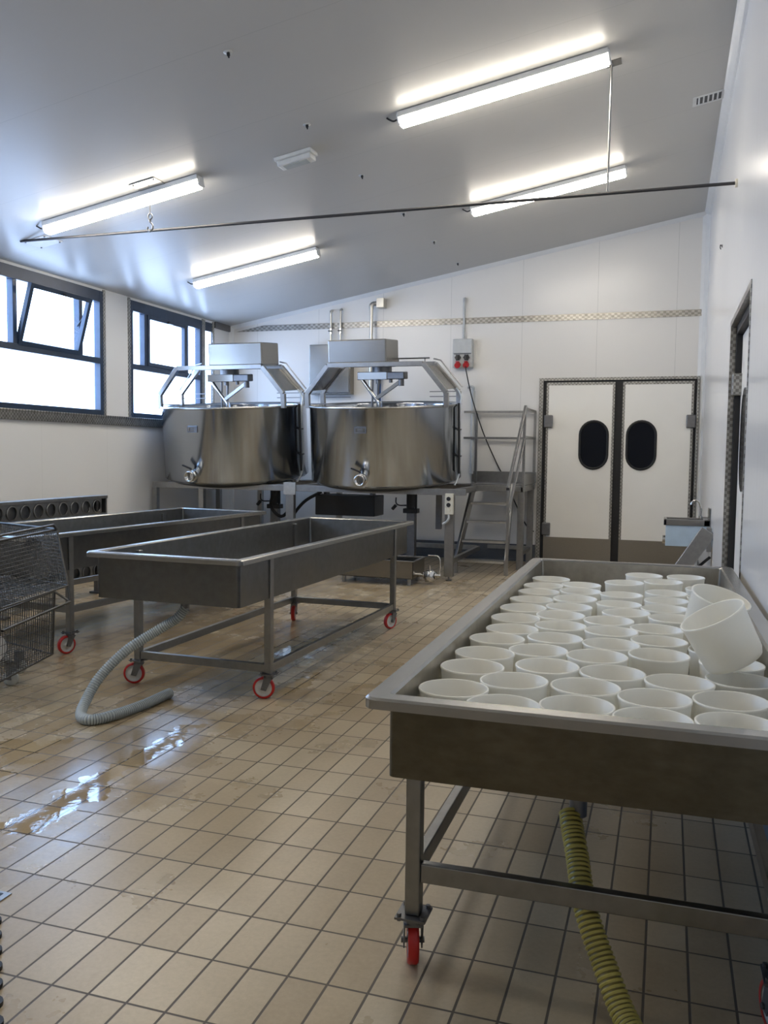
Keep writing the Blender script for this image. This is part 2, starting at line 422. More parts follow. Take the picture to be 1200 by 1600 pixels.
# coves where surfaces meet
cv = MB()
cv.prism([(0, 0), (-.07, 0), (-.055, -.02), (-.02, -.055), (0, -.07)], (XR, YF, ceil_z(XR)), (1, 0, .18), (0, 0, 1), (0, YB - YF, 0))
cv.prism([(0, 0), (-.09, 0), (-.05, -.02), (-.02, -.05), (0, -.09)], (XR, YB, 0), (1, 0, 0), (0, 1, 0), (0, 0, ceil_z(XR)))
cv.prism([(0, 0), (0, -.06), (.02, -.045), (.045, -.02), (.06, 0)], (XL, YB, 0), (1, 0, 0), (0, 1, 0), (0, 0, ceil_z(XL)))
cv.prism([(0, 0), (0, -.05), (-.018, -.035), (-.035, -.018), (-.05, 0)], (XL, YB, ceil_z(XL)), (0, 1, 0), (0, 0, 1), (XR - XL, 0, ceil_z(XR) - ceil_z(XL)))
struct(cv.build('trim_4', 'cove'))
# boxed pillar strip and dark lintel at the far left corner
struct(MB().bb((XL, 11.49, 3.28), (XL + .03, YB - .06, 3.37)).build('trim_5', 'steel_dark'))
struct(MB().bb((XL + .05, YB - .02, 0), (-1.70, YB, .235)).bb((XL + .02, YB - .04, .0), (-1.70, YB - .02, .03)).build('baseboard_back', 'baseboard'))
struct(MB().bb((XL, YF, 0), (XL + .02, YB - .1, .235)).build('baseboard_left', 'baseboard'))
struct(MB().bb((XR - .012, YF, 0), (XR, DY0, .15)).bb((XR - .012, DY1, 0), (XR, YB - .1, .15)).build('baseboard_right', 'baseboard'))

# double swing door in the back wall
fr = MB(); y0, y1 = YB - .05, YB - .002
fr.bb((-1.690, y0, 0), (-1.632, y1, 2.515)); fr.bb((.335, y0, 0), (.362, y1, 2.515)); fr.bb((-1.632, y0, 2.478), (.335, y1, 2.515))
struct(fr.build('trim_6', 'checker', bevel=.002))
bk = MB().bb((-1.632, YB - .02, 0), (.335, YB - .003, 2.478))
struct(bk.build('door_1', 'rubber'))
def leaf(name, x0, x1, hinge_left, wx):
    z0, z1 = .03, 2.45
    yf = YB - .062
    d = struct(MB().bb((x0, yf, z0), (x1, YB - .022, z1)).build(name, 'door_panel', bevel=.003))
    e = MB(); t = .028
    e.bb((x0 - .002, yf - .004, .36), (x0 + t, yf, z1)); e.bb((x1 - t, yf - .004, .36), (x1 + .002, yf, z1)); e.bb((x0 + t, yf - .004, z1 - .035), (x1 - t, yf, z1 + .002))
    e.build('edge_trim', 'checker', d)
    MB().bb((x0 - .002, yf - .006, z0 - .01), (x1 + .002, yf, .36)).build('kick_plate', 'kick', d)
    pl = stadium(.395, .665); pi_ = stadium(.33, .60); n = len(pl)
    ring = MB(); vs = [(wx + p[0], yf, 1.617 + p[1]) for p in pl] + [(wx + p[0] * .97, yf - .022, 1.617 + p[1] * .985) for p in pl] + [(wx + p[0], yf - .018, 1.617 + p[1]) for p in pi_] + [(wx + p[0], yf + .0, 1.617 + p[1]) for p in pi_]
    ring.add(vs, [(k * n + i, k * n + (i + 1) % n, (k + 1) * n + (i + 1) % n, (k + 1) * n + i) for k in range(3) for i in range(n)], True)
    wdw = ring.build('window_gasket', 'rubber', d)
    MB().prism(pi_, (wx, yf - .006, 1.617), (1, 0, 0), (0, 0, 1), (0, .005, 0)).build('vision_pane', 'vision', wdw)
    hx = x0 + .03 if hinge_left else x1 - .03
    for hz in (1.93, .47): MB().bb((hx - .055, yf - .045, hz - .085), (hx + .06, yf, hz + .085)).build('hinge_cover', 'grey_plastic' if 0 else 'steel_dark', d, bevel=.012)
leaf('door_2', -1.583, -.690, True, -.948)
leaf('door_3', -.585, .298, False, -.337)

# recessed door in the right wall
fr = MB(); x0, x1 = XR - .006, XR + .034
fr.bb((x0, DY1 - .03, 0), (x1, DY1 + .012, DZ + .012)); fr.bb((x0, DY0 - .012, 0), (x1, DY0 + .012, DZ + .012)); fr.bb((x0, DY0, DZ - .03), (x1, DY1, DZ + .012))
struct(fr.build('trim_7', 'checker', bevel=.002))
d3 = struct(MB().bb((XR + .112, DY0, 0), (XR + .13, DY1, DZ)).build('door_4', 'rubber'))
MB().bb((XR + .034, DY1 - .09, 0), (XR + .112, DY1, DZ)).bb((XR + .034, DY0, DZ - .09), (XR + .112, DY1, DZ)).build('door_seal', 'rubber', d3)
lf = MB().bb((XR + .075, DY0 + .01, .02), (XR + .112, DY1 - .10, DZ - .10)).build('door_leaf', 'door_panel', d3, bevel=.003)
MB().prism(stadium(.50, .72), (XR + .067, 6.47, 1.6), (0, 1, 0), (0, 0, 1), (.008, 0, 0)).build('vision_pane', 'vision', lf)
MB().bb((XR + .012, DY1 - .16, 1.93), (XR + .10, DY1 - .04, 2.09)).build('hinge_cover', 'checker', d3, bevel=.008)

# ================================================================ CEILING THINGS
slope = math.atan(.181)
def ceil_obj(name, x, y, drop=0.0, **k):
    return empty(name, (x, y, ceil_z(x) - drop), (0, -slope, 0), **k)
def batten(x, y, L=1.62, **k):
    e = ceil_obj('batten_light', x, y, .004, **k)
    MB().bb((-L / 2, -.058, -.040), (L / 2, .058, 0)).bb((-L / 2 + .2, -.03, 0), (-L / 2 + .26, .03, .004)).build('housing', 'lamp_body', e, bevel=.008)
    prof = [(-.048, -.040), (-.050, -.050), (-.050, -.078), (-.032, -.102), (.032, -.102), (.050, -.078), (.050, -.050), (.048, -.040)]
    df = MB().prism(prof, (-L / 2 + .012, 0, 0), (0, 1, 0), (0, 0, 1), (L - .024, 0, 0))
    df.mi = [0 if sum(df.v[k][2] for k in f) / len(f) < -.085 else 1 for f in df.f]
    df.build('diffuser', ['lamp', 'lamp_side'], e)
    for s in (-1, 1):
        MB().bb((s * L / 2 - .010, -.048, -.095), (s * L / 2 + .010, .048, -.004)).build('end_cap', 'lamp_body', e, bevel=.01)
    MB().tube(spline([(-L / 2, 0, -.03), (-L / 2 - .05, .01, -.035), (-L / 2 - .085, .01, -.012), (-L / 2 - .10, .0, .002)], .01), .007, 8).build('cable_gland', 'black_plastic', e)
    return e
G = 'lit tube lights on the sloping ceiling'
LY0, LY1 = 6.71, 9.38
lamp0 = batten(-1.305, LY0, label='lit white tube light nearest the camera, beside the bracket and hanging rod', cat='ceiling light', group=G)
for x, y, lb in ((-1.305, LY1, 'lit white tube light crossed by the thin horizontal bar, right of centre'), (-4.67, LY0, 'lit white tube light behind the small hanging hook, nearest the windows'), (-4.69, LY1, 'lit white tube light low in the ceiling just above the left vat')):
    c = copy_tree(lamp0); c.location = (x, y, ceil_z(x) - .004); c['label'] = lb
for x, y, lb in ((-1.305, 2.6, 'lit white tube light above the draining table of moulds, out of the picture'), (-4.67, 2.6, 'lit white tube light above the wire trolley, out of the picture')):      # the same row goes on over the photographer
    c = copy_tree(lamp0); c.location = (x, y, ceil_z(x) - .004); c['label'] = lb
# emergency light
e = ceil_obj('emergency_light', -3.06, 6.88, 0, label='small unlit white emergency light box on the ceiling', cat='emergency light')
MB().bb((-.17, -.08, -.03), (.17, .08, 0)).build('base', 'white_plastic', e, bevel=.006)
MB().bb((-.155, -.065, -.075), (.155, .065, -.03)).build('housing', 'white_plastic', e, bevel=.012)
MB().bb((-.11, -.045, -.081), (.11, .045, -.074)).build('lens', 'lens_dull', e, bevel=.003)
# ceiling bolts
ord_ = ['nearest the camera', 'second from the camera', 'third from the camera', 'fourth from the camera', 'fifth from the camera', 'farthest from the camera']
b0 = None
for i, y in enumerate((5.134, 6.411, 7.694, 9.016, 10.287, 11.528)):
    if b0 is None:
        b0 = ceil_obj('ceiling_bolt', -2.757, y, 0)
        MB().lathe([(0, -.004), (.028, -.004), (.030, 0)], n=18).build('washer', 'grey_plastic', b0)
        MB().cyl((0, 0, -.004), (0, 0, -.022), .012, n=6).cyl((0, 0, -.022), (0, 0, -.036), .006, n=8).build('nut', 'black_metal', b0)
        o = b0
    else:
        o = copy_tree(b0); o.location = (-2.757, y, ceil_z(-2.757))
    tag(o, 'small dark bolt in the ceiling middle line, ' + ord_[i], 'bolt', 'row of bolts along the middle of the ceiling')
# square fixing plates
e = ceil_obj('ceiling_plate', -4.30, 6.61, 0, label='square grey plate on the ceiling above the hanging hook', cat='plate')
MB().bb((-.125, -.13, -.008), (.125, .13, 0)).build('plate', 'steel_box', e, bevel=.002)
for a in (-.1, .1):
    for b_ in (-.1, .1): MB().cyl((a, b_, -.008), (a, b_, -.016), .008, n=6).build('bolt', 'steel_dark', e)
e = ceil_obj('ceiling_plate', -5.80, 7.08, 0, label='pale square plate near the windows beside the left end of the tube light', cat='plate')
MB().bb((-.13, -.13, -.006), (.13, .13, 0)).build('plate', 'white_plastic', e, bevel=.002)
for a in (-.11, .11):
    for b_ in (-.11, .11): MB().cyl((a, b_, -.006), (a, b_, -.014), .009, n=6).build('bolt', 'steel_dark', e)
# hook on a short chain
hz = ceil_z(-4.33)
e = empty('hanging_hook', (-4.33, 6.66, hz - .008), label='small steel hook hanging in front of the left tube light', cat='hook')
MB().cyl((0, 0, 0), (0, 0, -.21), .004, n=8).build('rod', 'wire', e)
h = MB(); h.tube([(.0 + .02 * math.sin(t), 0, -.235 - .025 * math.cos(t)) for t in [i * 2 * PI / 18 for i in range(19)]], .006, 8, False)
h.cyl((0, 0, -.255), (0, 0, -.285), .010, n=10)
h.tube(spline([(0, 0, -.285), (.022, 0, -.305), (.026, 0, -.335), (0, 0, -.362), (-.026, 0, -.345), (-.022, 0, -.32)], .008), .008, 8)
h.build('hook', 'steel_dark', e)
# horizontal bar across the room and its hanger
rz = 3.462
tag(MB().cyl((-5.93, 6.93, rz - .012), (XR - .01, 6.93, rz + .008), .0125, n=12).build('horizontal_bar', 'bar_paint'), 'thin dark bar running across the room under the ceiling', 'bar')
tag(MB().cyl((XR - .018, 6.93, rz + .008), (XR, 6.93, rz + .008), .03, n=16).build('bar_flange', 'cream_plastic'), 'small cream flange where the dark bar meets the right wall', 'flange')
e = ceil_obj('hanger_rod', -.50, 6.95, 0, label='thin vertical rod and bracket holding the dark bar, right of the nearest tube light', cat='rod')
MB().bb((-.035, -.055, -.006), (.075, .055, 0)).build('bracket', 'steel_box', e, bevel=.002)
rd = MB().cyl((0, 0, -.006), (-(ceil_z(-.5) - rz) * math.sin(slope), -.02, -(ceil_z(-.5) - rz) * math.cos(slope)), .009, n=10); rd.build('rod', 'steel_frame', e)
# ceiling vent
e = ceil_obj('ceiling_vent', .25, 8.18, 0, label='small louvred vent with dark slots in the ceiling by the right wall', cat='vent')
MB().bb((-.145, -.10, -.006), (.145, -.075, 0)).bb((-.145, .075, -.006), (.145, .10, 0)).bb((-.145, -.075, -.006), (-.115, .075, 0)).bb((.115, -.075, -.006), (.145, .075, 0)).build('frame', 'lamp_body', e)
MB().bb((-.115, -.075, -.002), (.115, .075, 0)).build('duct', 'black_metal', e)
for k in range(6):
    x = -.095 + k * .038
    MB().box((x, 0, -.006), (.014, .15, .003), Euler((0, .4, 0)).to_matrix()).build('slat', 'lamp_body', e)
# little anchor on the right wall
e = empty('wall_anchor', (XR, 8.75, 3.43), label='tiny dark screw hook high on the right wall', cat='hook')
MB().cyl((0, 0, 0), (-.010, 0, 0), .014, n=12).build('plate', 'steel_dark', e)
MB().tube(spline([(-.010, 0, 0), (-.018, 0, .012), (-.020, 0, -.015), (-.012, 0, -.03)], .008), .004, 8).build('hook', 'black_metal', e)

# ================================================================ BACK WALL SERVICES
e = empty('socket_panel', (-2.755, YB, 2.87), label='grey wall panel with two black knobs and two red sockets', cat='socket panel')
MB().bb((-.14, -.10, -.20), (.14, 0, .20)).build('enclosure', 'grey_plastic', e, bevel=.012)
MB().bb((-.135, -.115, .0), (.135, -.10, .19)).build('cover', 'grey_plastic', e, bevel=.006)
MB().bb((-.12, -.104, -.012), (.12, -.10, -.004)).build('seam', 'black_plastic', e)
for x in (-.06, .06):
    k = MB().cyl((x, -.10, -.06), (x, -.125, -.06), .038, n=20)
    for a in range(6): k.box((x + .036 * math.cos(a * PI / 3), -.118, -.06 + .036 * math.sin(a * PI / 3)), (.018, .014, .018))
    k.box((x, -.132, -.06), (.014, .016, .06)); k.build('knob', 'black_plastic', e, bevel=.003)
    r_ = MB().cyl((x, -.10, -.155), (x, -.155, -.172), .040, n=20).box((x, -.135, -.12), (.05, .05, .012)); r_.build('red_socket', 'red_plastic', e, bevel=.003)
MB().cyl((.0, -.03, .20), (.0, -.03, .73), .016, n=12).tube(spline([(0, -.03, .72), (0, -.025, .755), (0, 0, .765)], .01), .02, 12).build('conduit', 'grey_plastic', e)
cb = spline([(-2.695, YB - .155, 2.685), (-2.68, YB - .16, 2.60), (-2.60, YB - .13, 2.25), (-2.45, YB - .10, 1.80), (-2.28, YB - .03, 1.40), (-2.12, YB - .03, 1.10), (-1.98, YB - .04, .80), (-1.82, YB - .05, .50), (-1.72, YB - .03, .42)], .03)
tag(MB().tube(cb, .0085, 8).build('cable', 'rubber'), 'black cable hanging from the red socket down behind the stairs', 'cable')
# cabinet behind the right vat with its feed pipes
e = empty('wall_cabinet', (-4.70, YB, 2.32), label='stainless wall cabinet half hidden behind the right vat', cat='cabinet')
MB().bb((-.33, -.16, 0), (.31, 0, .72)).build('body', 'steel_box', e, bevel=.006)
MB().bb((-.315, -.172, .015), (.295, -.16, .705)).build('door', 'steel_box', e, bevel=.004)
for x, zt, lb in ((-4.74, 3.52, 'thin steel pipe with a valve, left of the pair above the right vat'), (-4.59, 3.535, 'thin steel pipe with a valve, right of the pair above the right vat')):
    e = empty('wall_pipe', (x, YB - .05, 3.04), label=lb, cat='pipe', group='pair of thin wall pipes')
    MB().cyl((0, 0, 0), (0, 0, zt - 3.04 - .03), .017, n=12).tube(spline([(0, 0, zt - 3.04 - .04), (0, 0, zt - 3.04), (0, .03, zt - 3.02), (0, .05, zt - 3.02)], .01), .019, 12).build('pipe', 'pipe_white', e)
    MB().cyl((0, 0, .16), (0, 0, .24), .027, n=12).build('valve_body', 'chrome', e)
    MB().box((.0, -.03, .2), (.05, .03, .014)).build('lever', 'black_plastic', e)
e = empty('steam_pipe', (-4.09, YB - .12, 2.4), label='vertical steel pipe with top elbow above the right vat motor cover', cat='pipe')
MB().cyl((0, 0, 0), (0, 0, 1.13), .026, n=14).build('pipe', 'pipe_white', e)
MB().tube(spline([(0, 0, 1.12), (.0, 0, 1.17), (.03, .01, 1.2), (.09, .03, 1.2)], .012), .034, 14).build('elbow', 'pipe_white', e)
MB().bb((.08, -.03, 1.14), (.19, .12, 1.27)).build('flange', 'pipe_white', e, bevel=.004)
e = empty('blue_pipe', (-3.98, YB - .07, 1.0), label='blue vertical pipe on the wall seen through the right vat frame', cat='pipe')
MB().cyl((0, 0, 0), (0, 0, 1.75), .03, n=12).build('pipe', 'blue_pipe', e)
MB().cyl((0, 0, .9), (0, 0, 1.2), .05, n=12).build('insulation', 'blue_pipe', e)
e = empty('rising_pipe', (-2.60, YB - .05, 1.2), label='slim grey pipe on the wall right of the right vat', cat='pipe')
MB().cyl((0, 0, 0), (0, 0, 1.15), .028, n=12).tube(spline([(0, 0, 1.14), (0, -.01, 1.2), (-.04, -.01, 1.22), (-.08, -.01, 1.2)], .012), .018, 10).build('pipe', 'grey_plastic', e)

# ================================================================ CHEESE VATS
TILT = math.radians(5.5)
def vat(cx, cy, bx0, bx1, plates, label, vx, px):
    e = empty('cheese_vat', (cx, cy, 1.150), (TILT, 0, 0), label=label, cat='vat', group='pair of stainless cheese vats')
    R, H = .93, .925
    MB().lathe([(R - .10, -.02), (R - .035, .0), (R, .03), (R, H - .03), (R + .006, H - .02), (R + .006, H), (R - .03, H + .006), (R - .04, H - .02), (R - .04, .35), (R - .09, .22), (.3, .16), (0.001, .16)], n=96).build('tank', 'steel_vat', e)
    MB().lathe([(R + .007, H - .018), (R + .014, H - .005), (R + .010, H + .010), (R - .002, H + .012), (R - .008, H + .002)], n=96).build('rim', 'steel_rim', e)
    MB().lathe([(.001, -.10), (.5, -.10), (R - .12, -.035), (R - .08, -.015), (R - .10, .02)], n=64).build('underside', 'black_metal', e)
    # two bridge arches
    for k, y in enumerate((-.38, .17)):
        a = MB(); c = .87 if k == 0 else .89
        P = [(-c, H - .02), (-c, H + .155), (-.59, H + .49), (.60, H + .49), (c, H + .155), (c, H - .02)]
        for p, q in zip(P[:-1], P[1:]):
            a.beam((p[0], y, p[1]), (q[0], y, q[1]), .06, .055, up=(0, 0, 1) if abs(p[0] - q[0]) > .01 else (1, 0, 0))
        a.build('bridge_arch', 'steel_frame', e, bevel=.004)
    # channel plates between the arches on both slopes
    for s in (-1, 1):
        if s in plates: MB().beam((s * .62, -.10, H + .46), (s * .86, -.10, H + .19), .46, .008).build('slope_plate', 'steel_box', e)
        MB().tube([(s * .57, .20, H + .55), (s * .66, .20, H + .53), (s * .93, .20, H + .20)], .009, 8).build('guard_rod', 'steel_frame', e)
        for z in (.09, .15): MB().beam((s * .52, .19, H + z), (s * .88, .19, H + z), .01, .01).build('guard_wire', 'steel_dark', e)
        MB().beam((s * .60, -.38, H + .03), (s * .84, -.38, H + .03), .015, .012).build('guard_wire', 'steel_dark', e)
    MB().tube([(.05, .2, H + .56), (.52, .2, H + .56)], .009, 8).cyl((.12, .2, H + .51), (.12, .2, H + .56), .007, n=8).cyl((.46, .2, H + .51), (.46, .2, H + .56), .007, n=8).build('guard_rod', 'steel_dark', e)
    # motor cover
    MB().bb((bx0, -.40, H + .51), (bx1, .09, H + .785)).build('motor_cover', 'steel_box', e, bevel=.014, seg=3)
    MB().bb((bx0 + .01, -.405, H + .50), (bx1 - .01, .085, H + .512)).build('cover_base', 'steel_frame', e)
    # gearbox and stirrer arms
    MB().cyl((0, -.1, H + .46), (0, -.1, H + .40), .12, n=24).cyl((0, -.1, H + .50), (0, -.1, H + .46), .17, n=24).build('gear_ring', 'steel_dark', e)
    a = -.12
    Rz = Matrix.Rotation(a, 3, 'Z')
    MB().box((-.10, -.1, H + .355), (.40, .13, .095), Rz).build('gear_arm', 'steel_box', e, bevel=.006)
    MB().box((.20, -.135, H + .355), (.24, .12, .09), Rz).build('gear_motor', 'steel_dark', e, bevel=.01)
    MB().cyl((.255, -.14, H + .31), (.255, -.14, H + .23), .035, n=16).cyl((-.04, -.12, H + .31), (-.04, -.12, H + .26), .03, n=16).cyl((.12, -.13, H + .31), (.12, -.13, H + .27), .022, n=12).build('bearing', 'steel_dark', e)
    MB().cyl((-.25, -.12, H + .31), (-.02, -.14, H + .01), .022, n=14).cyl((-.02, -.14, H + .05), (-.02, -.14, H - .12), .03, n=14).build('stirrer_rod', 'chrome', e)
    MB().beam((.24, -.14, H + .28), (-.08, -.14, H + .07), .03, .045).build('stirrer_blade', 'steel_rim', e, bevel=.004)
    MB().cyl((-.12, -.10, H + .31), (-.14, -.10, H - .2), .012, n=10).cyl((-.06, -.05, H + .3), (-.1, -.05, H - .3), .014, n=10).build('stirrer_shaft', 'steel_dark', e)
    # outlet valve, butterfly handle, name plate
    ya = -math.sqrt(R * R - vx * vx)
    MB().cyl((vx, ya + .02, .115), (vx, ya - .055, .112), .062, n=24).cyl((vx, ya - .05, .112), (vx, ya - .065, .112), .074, n=24).build('outlet_valve', 'chrome', e)
    MB().lathe([(.060, 0), (.060, .05), (.066, .055), (.066, .065), (.05, .065), (.046, .0), (.001, .0)], (vx, ya - .06, .112), 24, Euler((PI / 2, 0, 0)).to_matrix()).build('outlet_spout', 'chrome', e)
    MB().cyl((vx - .01, ya - .035, .17), (vx - .02, ya - .04, .20), .012, n=10).beam((vx - .0, ya - .04, .195), (vx - .12, ya - .05, .245), .03, .018).build('valve_handle', 'black_plastic', e, bevel=.004)
    th = math.atan2(px, -ya)
    yp = -math.sqrt(R * R - px * px)
    Rp = Matrix.Rotation(math.atan2(px, -yp), 3, 'Z')
    pl = MB().box((px * 1.003, yp * 1.003, .675), (.145, .008, .075), Rp); po = pl.build('name_plate', 'steel_dark', e)
    pm = MB()
    for k in range(3): pm.box((px * 1.009, yp * 1.009, .695 - k * .018), (.07, .003, .006), Rp)
    pm.box((px * 1.009 - .045, yp * 1.009, .675), (.02, .003, .04), Rp); pm.box((px * 1.009 + .045, yp * 1.009, .675), (.025, .003, .045), Rp)
    pm.build('plate_marks', 'steel_box', po)
    # level tube and feed pipe down the right side
    g = MB().tube(spline([(.905, -.02, H + .2), (.96, .0, H + .1), (.957, -.03, H - .05), (.957, -.03, .25), (.93, -.05, .05), (.90, -.12, -.04)], .04), .011, 8)
    g.build('side_tube', 'tube', e)
    MB().cyl((.955, -.10, .1), (.955, -.10, H + .02), .014, n=10).bb((.935, -.12, .3), (.97, -.02, .315)).bb((.935, -.12, .62), (.97, -.02, .635)).build('side_pipe', 'black_metal', e)
    return e
vat(-5.385, 10.30, -.13, .61, (1,), 'round stainless cheese vat nearest the windows, left of the pair', -.115, -.10)
vat(-3.335, 10.33, -.58, .155, (-1, 1), 'round stainless cheese vat in front of the socket panel, right of the pair', .015, .0)

# raised frame carrying the vats
e = empty('vat_platform', (-4.35, 10.6, 0), label='grey steel frame on legs carrying both cheese vats', cat='platform')
def L(x, y, z): return (x + 4.35, y - 10.6, z)
y0, y1 = 9.78, 11.45
fb = MB()
for y in (y0, y1): fb.beam(L(-6.33, y, 1.035), L(-2.19, y, 1.035), .06, .075)
for x in (-6.30, -5.45, -4.39, -3.33, -2.36): fb.beam(L(x, y0, 1.03), L(x, y1, 1.03), .06, .07)
fb.build('beam', 'steel_frame', e, bevel=.004)
for x in (-6.30, -5.62, -4.39, -2.38):
    for y in (y0, y1):
        if x > -3 and y == y1: continue
        wd = .105 if (x > -5 and y == y0) else .07
        lg = MB().bb(L(x - wd / 2, y - .035, .05), L(x + wd / 2, y + .035, 1.0)).build('leg', 'steel_frame', e, bevel=.004)
        MB().cyl(L(x, y, 0), L(x, y, .012), .035, n=14).cyl(L(x, y, .012), L(x, y, .06), .012, n=10).build('foot', 'steel_dark', lg)
lb = MB()
for x in (-6.30, -4.39, -2.38): lb.beam(L(x, y0 + .03, .22), L(x, y1 - .03, .22), .05, .06)
lb.beam(L(-6.27, y1, .22), L(-2.41, y1, .22), .05, .06)
lb.build('lower_beam', 'steel_frame', e, bevel=.004)
for cx in (-5.385, -3.335):
    pd = MB()
    for dx, dy in ((-.55, -.53), (.55, -.53), (-.55, .55), (.55, .55)):
        pd.cyl(L(cx + dx, 10.31 + dy, 1.065), L(cx + dx, 10.31 + dy, 1.145 + dy * .095), .03, n=12)
    pd.build('vat_support', 'steel_dark', e)
MB().bb(L(-4.47, y0 - .045, .955), L(-4.31, y0 - .03, 1.105)).build('corner_plate', 'steel_bright', e, bevel=.003)
dk = MB().bb(L(-6.25, 11.05, 1.07), L(-2.42, 11.44, 1.085)); dk.build('walkway', 'steel_dark', e)
# control box on the leg
e = empty('outlet_box', (-2.375, y0 - .036, .90), label='cream control box with two round sockets on the platform leg', cat='outlet box')
MB().bb((-.045, -.05, -.12), (.05, 0, .12)).build('housing', 'cream_plastic', e, bevel=.006)
for z in (.06, -.01):
    MB().cyl((0, -.05, z), (0, -.06, z), .024, n=16).build('socket', 'black_plastic', e)
MB().cyl((0, -.05, -.07), (0, -.058, -.07), .022, n=16).build('button', 'cream_plastic', e)
MB().tube(spline([(0, -.03, -.12), (0, -.035, -.17), (-.03, -.04, -.21), (-.07, -.04, -.235)], .01), .014, 10).build('conduit', 'grey_plastic', e)
# dark pump motor box below the platform
e = empty('pump_unit', (-4.05, 10.9, .64), label='black pump box hanging under the vat platform', cat='pump')
MB().bb((-.42, -.15, 0), (.42, .25, .27)).build('housing', 'black_metal', e, bevel=.01)
MB().bb((-.35, -.02, .27), (-.31, .1, .36)).bb((.31, -.02, .27), (.35, .1, .36)).bb((-.36, .0, .35), (.36, .08, .362)).build('bracket', 'steel_dark', e)
for pts, lb in (([(-4.4, 10.8, .95), (-4.62, 10.7, .80), (-4.80, 10.7, .55), (-4.86, 10.9, .3), (-4.7, 11.2, .02)], 'black hose sagging under the platform beside the pump box'),
            ([(-4.95, 10.5, .98), (-5.0, 10.5, .75), (-4.85, 10.5, .62), (-4.72, 10.5, .75), (-4.75, 10.6, .95)], 'looped black hose hanging under the left vat')):
    tag(MB().tube(spline(pts, .04), .022, 10).build('black_hose', 'rubber'), lb, 'hose')
# lifting jacks under the vats
def jack(x, y, lb):
    e = empty('jack_column', (x, y, 0), label=lb, cat='jack', group='jack columns under the vats')
    MB().bb((-.055, -.05, .015), (.055, .05, .78)).bb((-.09, -.09, 0), (.09, .09, .015)).build('column', 'steel_dark', e, bevel=.004)
    MB().cyl((0, 0, .72), (0, 0, .97), .07, n=18).bb((-.10, -.07, .70), (.09, .06, .76)).build('motor', 'black_metal', e, bevel=.006)
    MB().tube(spline([(-.06, -.04, .80), (-.16, -.05, .80), (-.20, -.05, .83), (-.20, -.05, .90)], .02), .009, 8).cyl((-.20, -.05, .80), (-.25, -.05, .745), .022, n=10).build('crank', 'black_plastic', e)
jack(-3.15, 10.85, 'dark jack column with crank under the right vat')
jack(-5.10, 10.85, 'dark jack column with crank under the left vat')
tag(MB().bb((-2.83, 10.86, .50), (-2.76, 10.92, 1.0)).build('hanging_channel', 'steel_dark'), 'short dark channel hanging under the platform right of the jack column', 'channel')
# shallow sump tank with its valve
e = empty('sump_tank', (-3.1, 9.45, 0), label='low stainless sump tank on feet under the right vat', cat='tank')
t = MB(); w2, l2, za, zb = .45, .24, .075, .27
t.bb((-w2, -l2, za), (w2, l2, za + .01)); t.bb((-w2, -l2, za), (w2, -l2 + .01, zb)); t.bb((-w2, l2 - .01, za), (w2, l2, zb)); t.bb((-w2, -l2, za), (-w2 + .01, l2, zb)); t.bb((w2 - .01, -l2, za), (w2, l2, zb))
t.build('body', 'steel_box', e, bevel=.003)
t = MB(); t.bb((-w2 - .02, -l2 - .02, zb), (w2 + .02, -l2 + .015, zb + .012)); t.bb((-w2 - .02, l2 - .015, zb), (w2 + .02, l2 + .02, zb + .012)); t.bb((-w2 - .02, -l2, zb), (-w2 + .015, l2, zb + .012)); t.bb((w2 - .015, -l2, zb), (w2 + .02, l2, zb + .012))
t.build('rim', 'steel_rim', e, bevel=.003)
for a in (-1, 1):
    for b_ in (-1, 1): MB().cyl((a * (w2 - .06), b_ * (l2 - .06), 0), (a * (w2 - .06), b_ * (l2 - .06), za), .022, n=12).build('foot', 'steel_frame', e)
v = MB().cyl((w2, 0, .10), (w2 + .26, 0, .10), .022, n=14)
for x in (.06, .20): v.cyl((w2 + x, 0, .10), (w2 + x + .012, 0, .10), .042, n=16)
v.lathe([(.001, .03), (.055, .03), (.062, .06), (.062, .14), (.04, .16), (.001, .16)], (w2 + .13, 0, 0), 20)
v.cyl((w2 + .13, 0, .16), (w2 + .13, 0, .21), .01, n=8)
v.tube(spline([(w2 + .24, 0, .10), (w2 + .25, 0, .2), (w2 + .24, 0, .30), (w2 + .20, 0, .325), (w2 + .11, 0, .325)], .02), .009, 8)
v.build('valve', 'chrome', e)

# stairs and landing
e = empty('steel_stairs', (-2.12, 10.75, 0), label='open steel stairs with grated treads and right handrail', cat='stairs')
def S(x, y, z): return (x + 2.12, y - 10.75, z)
def sy(z): return 10.45 + (z / 1.07) * .55
for x in (-2.36, -1.86):
    fx = x - .07 if x < -2 else x + .05
    s_ = MB(); s_.beam(S(fx - .03, sy(.16) - .03, .16), S(x, sy(1.07), 1.09), .035, .11)
    s_.bb(S(fx - .045, sy(.0) - .0, 0), S(fx - .01, sy(.0) + .06, .19)); s_.build('stringer', 'steel_frame', e, bevel=.003)
def tread(z, xa, xb):
    y = sy(z); t = MB()
    t.bb(S(xa, y - .085, z - .012), S(xb, y - .075, z + .014)); t.bb(S(xa, y + .105, z - .012), S(xb, y + .115, z + .012))
    n = 22
    for i in range(n + 1):
        x = xa + (xb - xa) * i / n; t.bb(S(x - .003, y - .075, z - .008), S(x + .003, y + .105, z + .010))
    for k in range(4):
        yy = y - .05 + k * .045; t.bb(S(xa, yy - .003, z - .006), S(xb, yy + .003, z + .006))
    t.build('tread', 'steel_bright', e)
for z, xa, xb in ((.155, -2.43, -1.86), (.39, -2.41, -1.87), (.625, -2.38, -1.88), (.85, -2.36, -1.89)): tread(z, xa, xb)
